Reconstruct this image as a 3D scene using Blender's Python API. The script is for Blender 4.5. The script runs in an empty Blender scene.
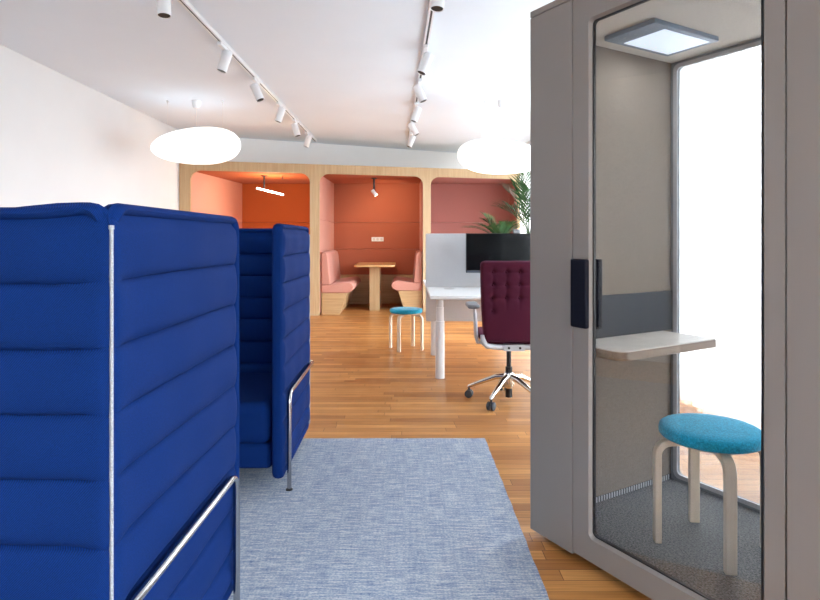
import bpy, bmesh, math, random
from math import sin, cos, pi, radians, sqrt
from mathutils import Vector, Matrix

random.seed(7)
scene = bpy.context.scene
COL = scene.collection
H_CAM = 1.22
F_PX = 590.0

# ------------------------------------------------------------------ materials
def new_mat(name):
    m = bpy.data.materials.new(name)
    m.use_nodes = True
    nt = m.node_tree
    b = nt.nodes['Principled BSDF']
    return m, nt, b

def plain(name, col, rough=0.5, metal=0.0, spec=None, noise=0.04, nscale=30.0, bump=0.0, bscale=200.0, sheen=0.0):
    m, nt, b = new_mat(name)
    b.inputs['Roughness'].default_value = rough
    b.inputs['Metallic'].default_value = metal
    if spec is not None:
        b.inputs['Specular IOR Level'].default_value = spec
    if sheen:
        b.inputs['Sheen Weight'].default_value = sheen
        b.inputs['Sheen Roughness'].default_value = 0.5
    tc = nt.nodes.new('ShaderNodeTexCoord')
    n = nt.nodes.new('ShaderNodeTexNoise')
    n.inputs['Scale'].default_value = nscale
    n.inputs['Detail'].default_value = 3
    nt.links.new(tc.outputs['Object'], n.inputs['Vector'])
    r = nt.nodes.new('ShaderNodeValToRGB')
    r.color_ramp.elements[0].position = 0.3
    r.color_ramp.elements[1].position = 0.7
    r.color_ramp.elements[0].color = tuple(c * (1 - noise) for c in col) + (1,)
    r.color_ramp.elements[1].color = tuple(min(1, c * (1 + noise)) for c in col) + (1,)
    nt.links.new(n.outputs['Fac'], r.inputs['Fac'])
    nt.links.new(r.outputs['Color'], b.inputs['Base Color'])
    if bump:
        n2 = nt.nodes.new('ShaderNodeTexNoise')
        n2.inputs['Scale'].default_value = bscale
        n2.inputs['Detail'].default_value = 2
        nt.links.new(tc.outputs['Object'], n2.inputs['Vector'])
        bp = nt.nodes.new('ShaderNodeBump')
        bp.inputs['Strength'].default_value = bump
        bp.inputs['Distance'].default_value = 0.002
        nt.links.new(n2.outputs['Fac'], bp.inputs['Height'])
        nt.links.new(bp.outputs['Normal'], b.inputs['Normal'])
    return m

def wood(name, c0, c1, axis='Z', rough=0.45, scale=1.0):
    m, nt, b = new_mat(name)
    b.inputs['Roughness'].default_value = rough
    tc = nt.nodes.new('ShaderNodeTexCoord')
    mp = nt.nodes.new('ShaderNodeMapping')
    s = {'X': (1.2, 26, 26), 'Y': (26, 1.2, 26), 'Z': (26, 26, 1.2)}[axis]
    mp.inputs['Scale'].default_value = tuple(v * scale for v in s)
    nt.links.new(tc.outputs['Object'], mp.inputs['Vector'])
    n = nt.nodes.new('ShaderNodeTexNoise')
    n.inputs['Scale'].default_value = 1.6
    n.inputs['Detail'].default_value = 6
    n.inputs['Roughness'].default_value = 0.6
    nt.links.new(mp.outputs['Vector'], n.inputs['Vector'])
    r = nt.nodes.new('ShaderNodeValToRGB')
    r.color_ramp.elements[0].position = 0.3
    r.color_ramp.elements[1].position = 0.7
    r.color_ramp.elements[0].color = c0 + (1,)
    r.color_ramp.elements[1].color = c1 + (1,)
    nt.links.new(n.outputs['Fac'], r.inputs['Fac'])
    nt.links.new(r.outputs['Color'], b.inputs['Base Color'])
    return m

def twill(name, c0, c1, rough=0.9, scale=520.0, sheen=0.3, bump=0.35, tint=None):
    """woven upholstery: a fine diagonal twill plus soft mottling"""
    m, nt, b = new_mat(name)
    b.inputs['Roughness'].default_value = rough
    b.inputs['Specular IOR Level'].default_value = 0.12
    b.inputs['Sheen Weight'].default_value = sheen
    b.inputs['Sheen Roughness'].default_value = 0.45
    if tint:
        b.inputs['Sheen Tint'].default_value = tint + (1,)
    tc = nt.nodes.new('ShaderNodeTexCoord')
    w = nt.nodes.new('ShaderNodeTexWave')
    w.wave_type = 'BANDS'
    w.bands_direction = 'DIAGONAL'
    w.inputs['Scale'].default_value = scale / 9.0
    w.inputs['Distortion'].default_value = 1.2
    w.inputs['Detail'].default_value = 1
    w.inputs['Detail Scale'].default_value = 4
    nt.links.new(tc.outputs['Object'], w.inputs['Vector'])
    n = nt.nodes.new('ShaderNodeTexNoise')
    n.inputs['Scale'].default_value = 420
    n.inputs['Detail'].default_value = 2
    nt.links.new(tc.outputs['Object'], n.inputs['Vector'])
    mx = nt.nodes.new('ShaderNodeMix')
    mx.inputs[0].default_value = 0.5
    nt.links.new(w.outputs['Fac'], mx.inputs[2])
    nt.links.new(n.outputs['Fac'], mx.inputs[3])
    r = nt.nodes.new('ShaderNodeValToRGB')
    r.color_ramp.elements[0].position = 0.25
    r.color_ramp.elements[1].position = 0.75
    r.color_ramp.elements[0].color = c0 + (1,)
    r.color_ramp.elements[1].color = c1 + (1,)
    nt.links.new(mx.outputs[0], r.inputs['Fac'])
    nt.links.new(r.outputs['Color'], b.inputs['Base Color'])
    bp = nt.nodes.new('ShaderNodeBump')
    bp.inputs['Strength'].default_value = bump
    bp.inputs['Distance'].default_value = 0.002
    nt.links.new(mx.outputs[0], bp.inputs['Height'])
    nt.links.new(bp.outputs['Normal'], b.inputs['Normal'])
    return m

def emit(name, col, strength):
    m, nt, b = new_mat(name)
    b.inputs['Base Color'].default_value = col + (1,)
    b.inputs['Emission Color'].default_value = col + (1,)
    b.inputs['Emission Strength'].default_value = strength
    return m

def floor_mat():
    m, nt, b = new_mat('strip_oak_floor')
    tc = nt.nodes.new('ShaderNodeTexCoord')
    br = nt.nodes.new('ShaderNodeTexBrick')
    br.offset = 0.0
    br.offset_frequency = 2
    br.inputs['Scale'].default_value = 1.0
    br.inputs['Brick Width'].default_value = 0.78
    br.inputs['Row Height'].default_value = 0.068
    br.inputs['Mortar Size'].default_value = 0.0016
    br.inputs['Mortar Smooth'].default_value = 0.2
    br.inputs['Bias'].default_value = 0.0
    br.inputs['Color1'].default_value = (0, 0, 0, 1)
    br.inputs['Color2'].default_value = (1, 1, 1, 1)
    br.inputs['Mortar'].default_value = (0.5, 0.5, 0.5, 1)
    sp = nt.nodes.new('ShaderNodeSeparateXYZ'); nt.links.new(tc.outputs['Object'], sp.inputs[0])
    def mth(op, a, b):
        k = nt.nodes.new('ShaderNodeMath'); k.operation = op
        for idx, v in enumerate((a, b)):
            if v is None: continue
            if isinstance(v, float): k.inputs[idx].default_value = v
            else: nt.links.new(v, k.inputs[idx])
        return k.outputs[0]
    yy = mth('ADD', sp.outputs['Y'], 20.4)                 # strips keep to rows of 68 mm, each row shifted at random
    row = mth('FLOOR', mth('DIVIDE', yy, 0.068), None)
    wn_ = nt.nodes.new('ShaderNodeTexWhiteNoise'); wn_.noise_dimensions = '1D'; nt.links.new(row, wn_.inputs['W'])
    xx_ = mth('ADD', mth('ADD', sp.outputs['X'], 40.0), mth('MULTIPLY', wn_.outputs['Value'], 7.8))
    cb = nt.nodes.new('ShaderNodeCombineXYZ'); nt.links.new(xx_, cb.inputs[0]); nt.links.new(yy, cb.inputs[1])
    nt.links.new(cb.outputs[0], br.inputs['Vector'])
    ramp = nt.nodes.new('ShaderNodeValToRGB')
    cr = ramp.color_ramp
    cr.elements[0].position = 0.0
    cr.elements[0].color = (0.35, 0.140, 0.040, 1)
    cr.elements[1].position = 1.0
    cr.elements[1].color = (0.62, 0.31, 0.105, 1)
    e = cr.elements.new(0.45); e.color = (0.47, 0.212, 0.062, 1)
    e = cr.elements.new(0.75); e.color = (0.54, 0.255, 0.080, 1)
    nt.links.new(br.outputs['Color'], ramp.inputs['Fac'])
    mp = nt.nodes.new('ShaderNodeMapping')
    mp.inputs['Scale'].default_value = (2.2, 60, 1)
    nt.links.new(tc.outputs['Object'], mp.inputs['Vector'])
    n = nt.nodes.new('ShaderNodeTexNoise')
    n.inputs['Scale'].default_value = 1.5
    n.inputs['Detail'].default_value = 5
    nt.links.new(mp.outputs['Vector'], n.inputs['Vector'])
    r2 = nt.nodes.new('ShaderNodeValToRGB')
    r2.color_ramp.elements[0].position = 0.3
    r2.color_ramp.elements[0].color = (0.72, 0.68, 0.62, 1)
    r2.color_ramp.elements[1].position = 0.65
    r2.color_ramp.elements[1].color = (1.06, 1.06, 1.06, 1)
    nt.links.new(n.outputs['Fac'], r2.inputs['Fac'])
    mul = nt.nodes.new('ShaderNodeMix'); mul.data_type = 'RGBA'; mul.blend_type = 'MULTIPLY'
    mul.inputs[0].default_value = 1.0
    nt.links.new(ramp.outputs['Color'], mul.inputs[6])
    nt.links.new(r2.outputs['Color'], mul.inputs[7])
    gap = nt.nodes.new('ShaderNodeMix'); gap.data_type = 'RGBA'
    nt.links.new(br.outputs['Fac'], gap.inputs[0])
    nt.links.new(mul.outputs[2], gap.inputs[6])
    gap.inputs[7].default_value = (0.13, 0.055, 0.018, 1)
    nt.links.new(gap.outputs[2], b.inputs['Base Color'])
    n3 = nt.nodes.new('ShaderNodeTexNoise')
    n3.inputs['Scale'].default_value = 5
    nt.links.new(tc.outputs['Object'], n3.inputs['Vector'])
    mr = nt.nodes.new('ShaderNodeMapRange')
    mr.inputs['To Min'].default_value = 0.26
    mr.inputs['To Max'].default_value = 0.42
    nt.links.new(n3.outputs['Fac'], mr.inputs['Value'])
    nt.links.new(mr.outputs['Result'], b.inputs['Roughness'])
    b.inputs['Specular IOR Level'].default_value = 0.4
    bp = nt.nodes.new('ShaderNodeBump')
    bp.inputs['Strength'].default_value = 0.25
    bp.inputs['Distance'].default_value = 0.002
    bp.invert = True
    nt.links.new(br.outputs['Fac'], bp.inputs['Height'])
    nt.links.new(bp.outputs['Normal'], b.inputs['Normal'])
    return m

def rug_mat():
    m, nt, b = new_mat('woven_rug')
    b.inputs['Roughness'].default_value = 0.95
    b.inputs['Specular IOR Level'].default_value = 0.1
    tc = nt.nodes.new('ShaderNodeTexCoord')
    def streak(sx, sy, det):
        mp = nt.nodes.new('ShaderNodeMapping')
        mp.inputs['Scale'].default_value = (sx, sy, 1)
        nt.links.new(tc.outputs['Object'], mp.inputs['Vector'])
        n = nt.nodes.new('ShaderNodeTexNoise')
        n.inputs['Scale'].default_value = 1
        n.inputs['Detail'].default_value = det
        n.inputs['Roughness'].default_value = 0.65
        nt.links.new(mp.outputs['Vector'], n.inputs['Vector'])
        return n
    a = streak(11, 120, 4)
    c = streak(110, 150, 2)
    d = streak(70, 6, 2)
    m1 = nt.nodes.new('ShaderNodeMix'); m1.inputs[0].default_value = 0.40
    nt.links.new(a.outputs['Fac'], m1.inputs[2]); nt.links.new(c.outputs['Fac'], m1.inputs[3])
    m2 = nt.nodes.new('ShaderNodeMix'); m2.inputs[0].default_value = 0.12
    nt.links.new(m1.outputs[0], m2.inputs[2]); nt.links.new(d.outputs['Fac'], m2.inputs[3])
    r = nt.nodes.new('ShaderNodeValToRGB')
    cr = r.color_ramp
    cr.elements[0].position = 0.36; cr.elements[0].color = (0.10, 0.150, 0.275, 1)
    cr.elements[1].position = 0.64; cr.elements[1].color = (0.60, 0.61, 0.62, 1)
    e = cr.elements.new(0.48); e.color = (0.265, 0.32, 0.415, 1)
    e = cr.elements.new(0.55); e.color = (0.405, 0.44, 0.495, 1)
    nt.links.new(m2.outputs[0], r.inputs['Fac'])
    nt.links.new(r.outputs['Color'], b.inputs['Base Color'])
    bp = nt.nodes.new('ShaderNodeBump')
    bp.inputs['Strength'].default_value = 0.5
    bp.inputs['Distance'].default_value = 0.004
    nt.links.new(m2.outputs[0], bp.inputs['Height'])
    nt.links.new(bp.outputs['Normal'], b.inputs['Normal'])
    return m

def glass_mat(name, tint=(1, 1, 1), boost=1.0):
    """clear architectural pane: transparent with a Schlick mirror share"""
    m = bpy.data.materials.new(name); m.use_nodes = True
    nt = m.node_tree
    nt.nodes.remove(nt.nodes['Principled BSDF'])
    out = nt.nodes['Material Output']
    lw = nt.nodes.new('ShaderNodeLayerWeight'); lw.inputs['Blend'].default_value = 0.5
    pw = nt.nodes.new('ShaderNodeMath'); pw.operation = 'POWER'; pw.inputs[1].default_value = 5
    nt.links.new(lw.outputs['Facing'], pw.inputs[0])
    mr = nt.nodes.new('ShaderNodeMapRange')
    mr.inputs['To Min'].default_value = 0.04 * boost
    mr.inputs['To Max'].default_value = 0.9
    nt.links.new(pw.outputs[0], mr.inputs['Value'])
    t = nt.nodes.new('ShaderNodeBsdfTransparent'); t.inputs['Color'].default_value = tint + (1,)
    g = nt.nodes.new('ShaderNodeBsdfGlossy'); g.inputs['Roughness'].default_value = 0.0
    mx = nt.nodes.new('ShaderNodeMixShader')
    nt.links.new(mr.outputs['Result'], mx.inputs[0])
    nt.links.new(t.outputs[0], mx.inputs[1]); nt.links.new(g.outputs[0], mx.inputs[2])
    nt.links.new(mx.outputs[0], out.inputs['Surface'])
    return m

def sheer_mat():
    m = bpy.data.materials.new('sheer_voile'); m.use_nodes = True
    nt = m.node_tree
    nt.nodes.remove(nt.nodes['Principled BSDF'])
    out = nt.nodes['Material Output']
    t = nt.nodes.new('ShaderNodeBsdfTransparent'); t.inputs['Color'].default_value = (1, 1, 1, 1)
    tr = nt.nodes.new('ShaderNodeBsdfTranslucent'); tr.inputs['Color'].default_value = (0.62, 0.63, 0.64, 1)
    df = nt.nodes.new('ShaderNodeBsdfDiffuse'); df.inputs['Color'].default_value = (0.93, 0.94, 0.95, 1)
    tc = nt.nodes.new('ShaderNodeTexCoord')
    n = nt.nodes.new('ShaderNodeTexNoise'); n.inputs['Scale'].default_value = 300
    nt.links.new(tc.outputs['Object'], n.inputs['Vector'])
    mr = nt.nodes.new('ShaderNodeMapRange')
    mr.inputs['To Min'].default_value = 0.76; mr.inputs['To Max'].default_value = 0.86
    nt.links.new(n.outputs['Fac'], mr.inputs['Value'])
    a = nt.nodes.new('ShaderNodeMixShader'); a.inputs[0].default_value = 0.4
    nt.links.new(tr.outputs[0], a.inputs[1]); nt.links.new(df.outputs[0], a.inputs[2])
    c = nt.nodes.new('ShaderNodeMixShader')
    nt.links.new(mr.outputs['Result'], c.inputs[0])
    nt.links.new(t.outputs[0], c.inputs[1]); nt.links.new(a.outputs[0], c.inputs[2])
    nt.links.new(c.outputs[0], out.inputs['Surface'])
    return m

M = {}
M['wall'] = plain('white_plaster', (0.76, 0.77, 0.78), 0.9, noise=0.01, nscale=3, bump=0.05, bscale=90)
M['ceiling'] = plain('ceiling_cooled_for_bounce', (0.77, 0.85, 0.94), 0.9, noise=0.01, nscale=2)  # cool tint put into the white to cancel orange light off the floor
M['lifted_wall'] = plain('lightened_wall_plaster', (0.88, 0.89, 0.90), 0.9, noise=0.01, nscale=3)  # wall white lightened to make up for weak light above the alcove
M['floor'] = floor_mat()
M['rug'] = rug_mat()
M['blue'] = twill('royal_blue_twill', (0.0005, 0.0092, 0.066), (0.0012, 0.025, 0.150), scale=1150, sheen=0.0, bump=0.25, tint=(0.25, 0.45, 1.0))
M['zip'] = plain('zip_grey', (0.28, 0.31, 0.35), 0.5, noise=0.25, nscale=260)
M['chrome'] = plain('satin_chrome', (0.44, 0.44, 0.45), 0.16, 1.0, noise=0.02)
M['alu'] = plain('polished_aluminium', (0.80, 0.79, 0.77), 0.14, 1.0, noise=0.02)
M['greyalu'] = plain('light_grey_coated_metal', (0.52, 0.54, 0.58), 0.4, noise=0.02)
M['black'] = plain('black_plastic', (0.012, 0.012, 0.014), 0.4, noise=0.05)
M['darkgrey'] = plain('dark_grey_plastic', (0.045, 0.05, 0.06), 0.5, noise=0.05)
M['white'] = plain('white_lacquer', (0.80, 0.81, 0.82), 0.45, noise=0.01)
M['whitemetal'] = plain('white_coated_metal', (0.78, 0.80, 0.83), 0.4, noise=0.01)
M['oak'] = wood('light_oak_veneer', (0.43, 0.28, 0.14), (0.53, 0.375, 0.21), 'Z')
M['oakx'] = wood('light_oak_along', (0.48, 0.30, 0.14), (0.62, 0.42, 0.22), 'X')
M['oaky'] = wood('light_oak_top', (0.55, 0.30, 0.11), (0.70, 0.42, 0.18), 'Y')
M['birch'] = wood('birch', (0.72, 0.60, 0.46), (0.80, 0.70, 0.57), 'Z')
M['terra'] = twill('terracotta_felt', (0.33, 0.096, 0.055), (0.39, 0.118, 0.067), scale=200, sheen=0.05, bump=0.1)
M['orange'] = twill('lamp_warmed_felt', (0.38, 0.092, 0.028), (0.46, 0.118, 0.036), scale=200, sheen=0.05, bump=0.1)  # orange puts the booth lamps' warm light into the felt colour
M['salmon'] = twill('salmon_felt', (0.62, 0.300, 0.230), (0.69, 0.34, 0.26), scale=200, sheen=0.1, bump=0.1)
M['coral'] = twill('coral_felt', (0.57, 0.270, 0.215), (0.64, 0.31, 0.245), scale=200, sheen=0.1, bump=0.1)
M['rose'] = twill('dusty_rose_felt', (0.39, 0.160, 0.138), (0.45, 0.185, 0.158), scale=200, sheen=0.05, bump=0.1)
M['teal'] = plain('turquoise_felt', (0.022, 0.40, 0.64), 0.95, spec=0.1, noise=0.35, nscale=160, bump=0.5, bscale=350, sheen=0.25)
M['plum'] = twill('plum_fabric', (0.050, 0.007, 0.019), (0.078, 0.012, 0.030), scale=700, sheen=0.12, bump=0.2, tint=(0.8, 0.3, 0.6))
M['taupe'] = plain('taupe_lacquer', (0.212, 0.194, 0.182), 0.5, noise=0.01, nscale=2)
M['felt_beige'] = plain('beige_felt', (0.24, 0.205, 0.172), 0.95, spec=0.1, noise=0.12, nscale=180, bump=0.3, bscale=300)
M['felt_cream'] = plain('cream_felt', (0.70, 0.67, 0.62), 0.95, spec=0.1, noise=0.08, nscale=180, bump=0.2, bscale=300)
M['carpet'] = plain('grey_carpet', (0.17, 0.172, 0.172), 0.98, spec=0.05, noise=0.6, nscale=150, bump=0.8, bscale=320)
M['gasket'] = plain('grey_gasket', (0.16, 0.165, 0.18), 0.5, noise=0.03)
M['framegrey'] = plain('blue_grey_frame', (0.20, 0.225, 0.255), 0.45, noise=0.03)
M['slate'] = plain('slate_grey_panel', (0.028, 0.038, 0.052), 0.5, spec=0.2, noise=0.08, nscale=12)
M['lampgrey'] = plain('blue_grey_lamp_frame', (0.19, 0.26, 0.35), 0.45, noise=0.02)
M['navyblack'] = plain('blue_black_handle', (0.005, 0.006, 0.013), 0.6, spec=0.12, noise=0.05)
M['shelf'] = plain('pale_concrete_laminate', (0.66, 0.63, 0.59), 0.45, noise=0.07, nscale=14)
M['shelfedge'] = wood('walnut_edge', (0.22, 0.15, 0.10), (0.36, 0.26, 0.19), 'Y')
M['screen_felt'] = plain('pale_grey_screen_felt', (0.56, 0.56, 0.575), 0.95, spec=0.1, noise=0.05, nscale=160, bump=0.2, bscale=300)
M['monitor'] = plain('black_screen', (0.004, 0.005, 0.006), 0.12, spec=0.25, noise=0.02)
M['bezel'] = plain('slate_bezel', (0.055, 0.065, 0.085), 0.35, noise=0.02)
M['pebble'] = emit('opal_polyethylene', (1.0, 0.985, 0.97), 0.5)
M['pebble'].node_tree.nodes['Principled BSDF'].inputs['Roughness'].default_value = 0.5
M['leaf'] = plain('palm_leaf', (0.020, 0.060, 0.016), 0.6, spec=0.2, noise=0.4, nscale=9)
M['stem'] = plain('palm_stem', (0.10, 0.17, 0.05), 0.6, noise=0.2, nscale=12)
M['soil'] = plain('soil', (0.03, 0.02, 0.015), 0.95, noise=0.3, nscale=60)
M['pot'] = plain('pale_ceramic', (0.62, 0.61, 0.6), 0.5, noise=0.02)
M['sheer'] = sheer_mat()
M['glass'] = glass_mat('clear_glass', (0.97, 0.985, 0.98))
M['doorglass'] = glass_mat('booth_glass', (0.945, 0.94, 0.935), 1.3)
M['tube'] = emit('lit_tube', (1.0, 0.93, 0.82), 6.0)
M['spotlit'] = emit('lit_spot_lens', (1.0, 0.92, 0.80), 6.0)
M['boothlamp'] = emit('lit_booth_panel', (0.75, 0.88, 1.0), 0.45)
M['dot'] = plain('sensor_dot', (0.35, 0.40, 0.46), 0.4, noise=0.02)

# ------------------------------------------------------------------ mesh helpers
def bm_new():
    return bmesh.new()

def add_box(bm, x0, x1, y0, y1, z0, z1, mi=0):
    co = [(x0, y0, z0), (x1, y0, z0), (x1, y1, z0), (x0, y1, z0),
          (x0, y0, z1), (x1, y0, z1), (x1, y1, z1), (x0, y1, z1)]
    v = [bm.verts.new(c) for c in co]
    for q in ((3, 2, 1, 0), (4, 5, 6, 7), (0, 1, 5, 4), (1, 2, 6, 5), (2, 3, 7, 6), (3, 0, 4, 7)):
        f = bm.faces.new([v[i] for i in q]); f.material_index = mi

def add_prism(bm, pts, z0, z1):
    """closed plan polygon (any winding) extruded in z"""
    lo = [bm.verts.new((p[0], p[1], z0)) for p in pts]
    hi = [bm.verts.new((p[0], p[1], z1)) for p in pts]
    n = len(pts)
    bm.faces.new(list(reversed(lo))); bm.faces.new(hi)
    for i in range(n):
        j = (i + 1) % n
        bm.faces.new((lo[i], lo[j], hi[j], hi[i]))

def add_extrude(bm, pts3, vec):
    """planar polygon of 3D points extruded along vec"""
    a = [bm.verts.new(p) for p in pts3]
    b = [bm.verts.new(Vector(p) + Vector(vec)) for p in pts3]
    n = len(a)
    bm.faces.new(list(reversed(a))); bm.faces.new(b)
    for i in range(n):
        j = (i + 1) % n
        bm.faces.new((a[i], a[j], b[j], b[i]))

def add_tube(bm, pts, r, seg=12, cap=True, closed=False, flat=None):
    """round tube along a polyline; r a number or a list; flat scales the second cross axis"""
    P = [Vector(p) for p in pts]
    n = len(P)
    rs = r if isinstance(r, (list, tuple)) else [r] * n
    rings = []
    up = None
    for i in range(n):
        if closed:
            t = (P[(i + 1) % n] - P[i - 1]).normalized()
        elif i == 0:
            t = (P[1] - P[0]).normalized()
        elif i == n - 1:
            t = (P[-1] - P[-2]).normalized()
        else:
            t = ((P[i + 1] - P[i]).normalized() + (P[i] - P[i - 1]).normalized()).normalized()
        if up is None:
            up = Vector((0, 0, 1)) if abs(t.z) < 0.9 else Vector((1, 0, 0))
        a = (up - t * up.dot(t)).normalized()
        up = a
        b = t.cross(a)
        fl = flat if flat else 1.0
        rings.append([bm.verts.new(P[i] + a * (rs[i] * cos(2 * pi * k / seg)) + b * (rs[i] * fl * sin(2 * pi * k / seg))) for k in range(seg)])
    m = n if closed else n - 1
    for i in range(m):
        A, B = rings[i], rings[(i + 1) % n]
        for k in range(seg):
            k2 = (k + 1) % seg
            bm.faces.new((A[k], A[k2], B[k2], B[k]))
    if cap and not closed:
        bm.faces.new(list(reversed(rings[0]))); bm.faces.new(rings[-1])

def add_lathe(bm, prof, seg=32, mat=None):
    """profile of (r, z), optional matrix"""
    rings = []
    for (r, z) in prof:
        if r < 1e-6:
            v = Vector((0, 0, z))
            rings.append([bm.verts.new(mat @ v if mat else v)])
        else:
            ring = []
            for k in range(seg):
                v = Vector((r * cos(2 * pi * k / seg), r * sin(2 * pi * k / seg), z))
                ring.append(bm.verts.new(mat @ v if mat else v))
            rings.append(ring)
    for A, B in zip(rings, rings[1:]):
        for k in range(seg):
            k2 = (k + 1) % seg
            if len(A) == 1 and len(B) == 1:
                continue
            if len(A) == 1:
                bm.faces.new((A[0], B[k2], B[k]))
            elif len(B) == 1:
                bm.faces.new((A[k], A[k2], B[0]))
            else:
                bm.faces.new((A[k], A[k2], B[k2], B[k]))
    if len(rings[0]) > 1:
        bm.faces.new(list(reversed(rings[0])))
    if len(rings[-1]) > 1:
        bm.faces.new(rings[-1])

def arc(c, r, a0, a1, n, plane='xz'):
    out = []
    for i in range(n + 1):
        a = a0 + (a1 - a0) * i / n
        if plane == 'xz':
            out.append((c[0] + r * cos(a), c[1], c[2] + r * sin(a)))
        elif plane == 'yz':
            out.append((c[0], c[1] + r * cos(a), c[2] + r * sin(a)))
        else:
            out.append((c[0] + r * cos(a), c[1] + r * sin(a), c[2]))
    return out

def rrect(x0, x1, z0, z1, r, n=6, corners=(1, 1, 1, 1)):
    """2D rounded rectangle, counter-clockwise from the lower left; corners = ll, lr, ur, ul"""
    pts = []
    for (cx, cz, a0, on) in ((x0 + r, z0 + r, pi, corners[0]), (x1 - r, z0 + r, 1.5 * pi, corners[1]),
                             (x1 - r, z1 - r, 0, corners[2]), (x0 + r, z1 - r, 0.5 * pi, corners[3])):
        if on and r > 0:
            for i in range(n + 1):
                a = a0 + 0.5 * pi * i / n
                pts.append((cx + r * cos(a), cz + r * sin(a)))
        else:
            pts.append((cx + r * (-1 if cx < (x0 + x1) / 2 else 1), cz + r * (-1 if cz < (z0 + z1) / 2 else 1)))
    return pts

def add_ring_frame(bm, outer, inner, y0, y1):
    """frame between two rounded rects (same point count) in xz, from y0 to y1"""
    n = len(outer)
    v = [[bm.verts.new((p[0], y, p[1])) for p in loop] for loop in (outer, inner) for y in (y0, y1)]
    o0, o1, i0, i1 = v
    for k in range(n):
        j = (k + 1) % n
        bm.faces.new((o0[k], o0[j], i0[j], i0[k]))
        bm.faces.new((o1[j], o1[k], i1[k], i1[j]))
        bm.faces.new((o0[j], o0[k], o1[k], o1[j]))
        bm.faces.new((i0[k], i0[j], i1[j], i1[k]))

def obj(name, bm, mats, parent=None, smooth=True, angle=40, bevel=0.0, bseg=2, loc=None, recalc=True):
    if recalc:
        bmesh.ops.recalc_face_normals(bm, faces=bm.faces)
    me = bpy.data.meshes.new(name)
    bm.to_mesh(me); bm.free()
    if not isinstance(mats, (list, tuple)):
        mats = [mats]
    for m in mats:
        me.materials.append(m)
    if smooth:
        for p in me.polygons:
            p.use_smooth = True
        me.set_sharp_from_angle(angle=radians(angle))
    o = bpy.data.objects.new(name, me)
    COL.objects.link(o)
    if parent:
        o.parent = parent
    if loc:
        o.location = loc
    if bevel:
        b = o.modifiers.new('edge', 'BEVEL')
        b.width = bevel; b.segments = bseg; b.limit_method = 'ANGLE'; b.angle_limit = radians(35)
        b.harden_normals = False
    return o

def tag(o, label, cat, group=None, kind=None):
    o['label'] = label; o['category'] = cat
    if group: o['group'] = group
    if kind: o['kind'] = kind
    return o

def thing(name, label, cat, loc=(0, 0, 0), rz=0.0, group=None):
    o = bpy.data.objects.new(name, None)
    o.empty_display_size = 0.1
    COL.objects.link(o)
    o.location = loc; o.rotation_euler = (0, 0, rz)
    return tag(o, label, cat, group)

def struct(name, bm, m, label, cat, **kw):
    o = obj(name, bm, m, **kw)
    o['kind'] = 'structure'; o['label'] = label; o['category'] = cat
    return o

def dup(root, loc, rz, label):
    r = root.copy(); COL.objects.link(r)
    r.location = loc; r.rotation_euler = (0, 0, rz); r['label'] = label
    for ch in list(root.children):
        c = ch.copy(); COL.objects.link(c); c.parent = r
        for g in list(ch.children):
            d = g.copy(); COL.objects.link(d); d.parent = c
    return r

# ------------------------------------------------------------------ the room
XL, XR = -3.41, 2.30
Y0, Y1 = -3.2, 13.3
ZC = 2.86

bm = bm_new(); add_box(bm, XL - .2, XR + .2, Y0 - .2, Y1 + .2, -0.1, 0)
struct('floor', bm, M['floor'], 'orange brown oak strip floor running under everything', 'floor', smooth=False)
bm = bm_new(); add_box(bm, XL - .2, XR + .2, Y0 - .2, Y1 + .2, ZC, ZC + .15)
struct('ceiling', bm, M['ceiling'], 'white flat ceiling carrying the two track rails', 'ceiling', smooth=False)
LWIN = []
bm = bm_new()
edges = [Y0 - .2] + [v for w in LWIN for v in w] + [Y1 + .2]
for i in range(0, len(edges), 2):
    add_box(bm, XL - .2, XL, edges[i], edges[i + 1], 0, ZC)
for (a, b) in LWIN:
    add_box(bm, XL - .2, XL, a, b, 0, 0.12)
    add_box(bm, XL - .2, XL, a, b, 2.66, ZC)
struct('wall_left', bm, M['wall'], 'plain white wall on the left behind the blue sofas', 'wall', smooth=False)

WIN = [(-2.7, -0.4), (0.3, 2.5), (3.1, 5.3), (5.9, 8.0), (8.5, 10.2), (10.5, 11.7)]  # last window is unseen, added to light the wall above the alcove
ZS, ZT = 0.12, 2.62
def top(a): return 2.83 if a > 10 else ZT  # the added far window reaches higher to let in more light
bm = bm_new()
edges = [Y0 - .2] + [v for w in WIN for v in w] + [Y1 + .2]
for i in range(0, len(edges), 2):
    add_box(bm, XR, XR + .2, edges[i], edges[i + 1], 0, ZC)
for (a, b) in WIN:
    add_box(bm, XR, XR + .2, a, b, 0, ZS)
    add_box(bm, XR, XR + .2, a, b, top(a), ZC)
struct('wall_right', bm, M['wall'], 'white window wall on the right behind the sheer curtains', 'wall', smooth=False)

FILL_WIN = [(-2.2, -1.3), (0.8, 1.7)]  # unseen windows added behind the camera for fill light
bm = bm_new()
edges = [XL - .2] + [v for w in FILL_WIN for v in w] + [XR + .2]
for i in range(0, len(edges), 2):
    add_box(bm, edges[i], edges[i + 1], Y0 - .2, Y0, 0, ZC)
for (a, b) in FILL_WIN:
    add_box(bm, a, b, Y0 - .2, Y0, 0, 0.5)
    add_box(bm, a, b, Y0 - .2, Y0, ZT, ZC)
struct('wall_rear', bm, M['wall'], 'white wall with added fill windows at the near end of the room', 'wall', smooth=False)

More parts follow.
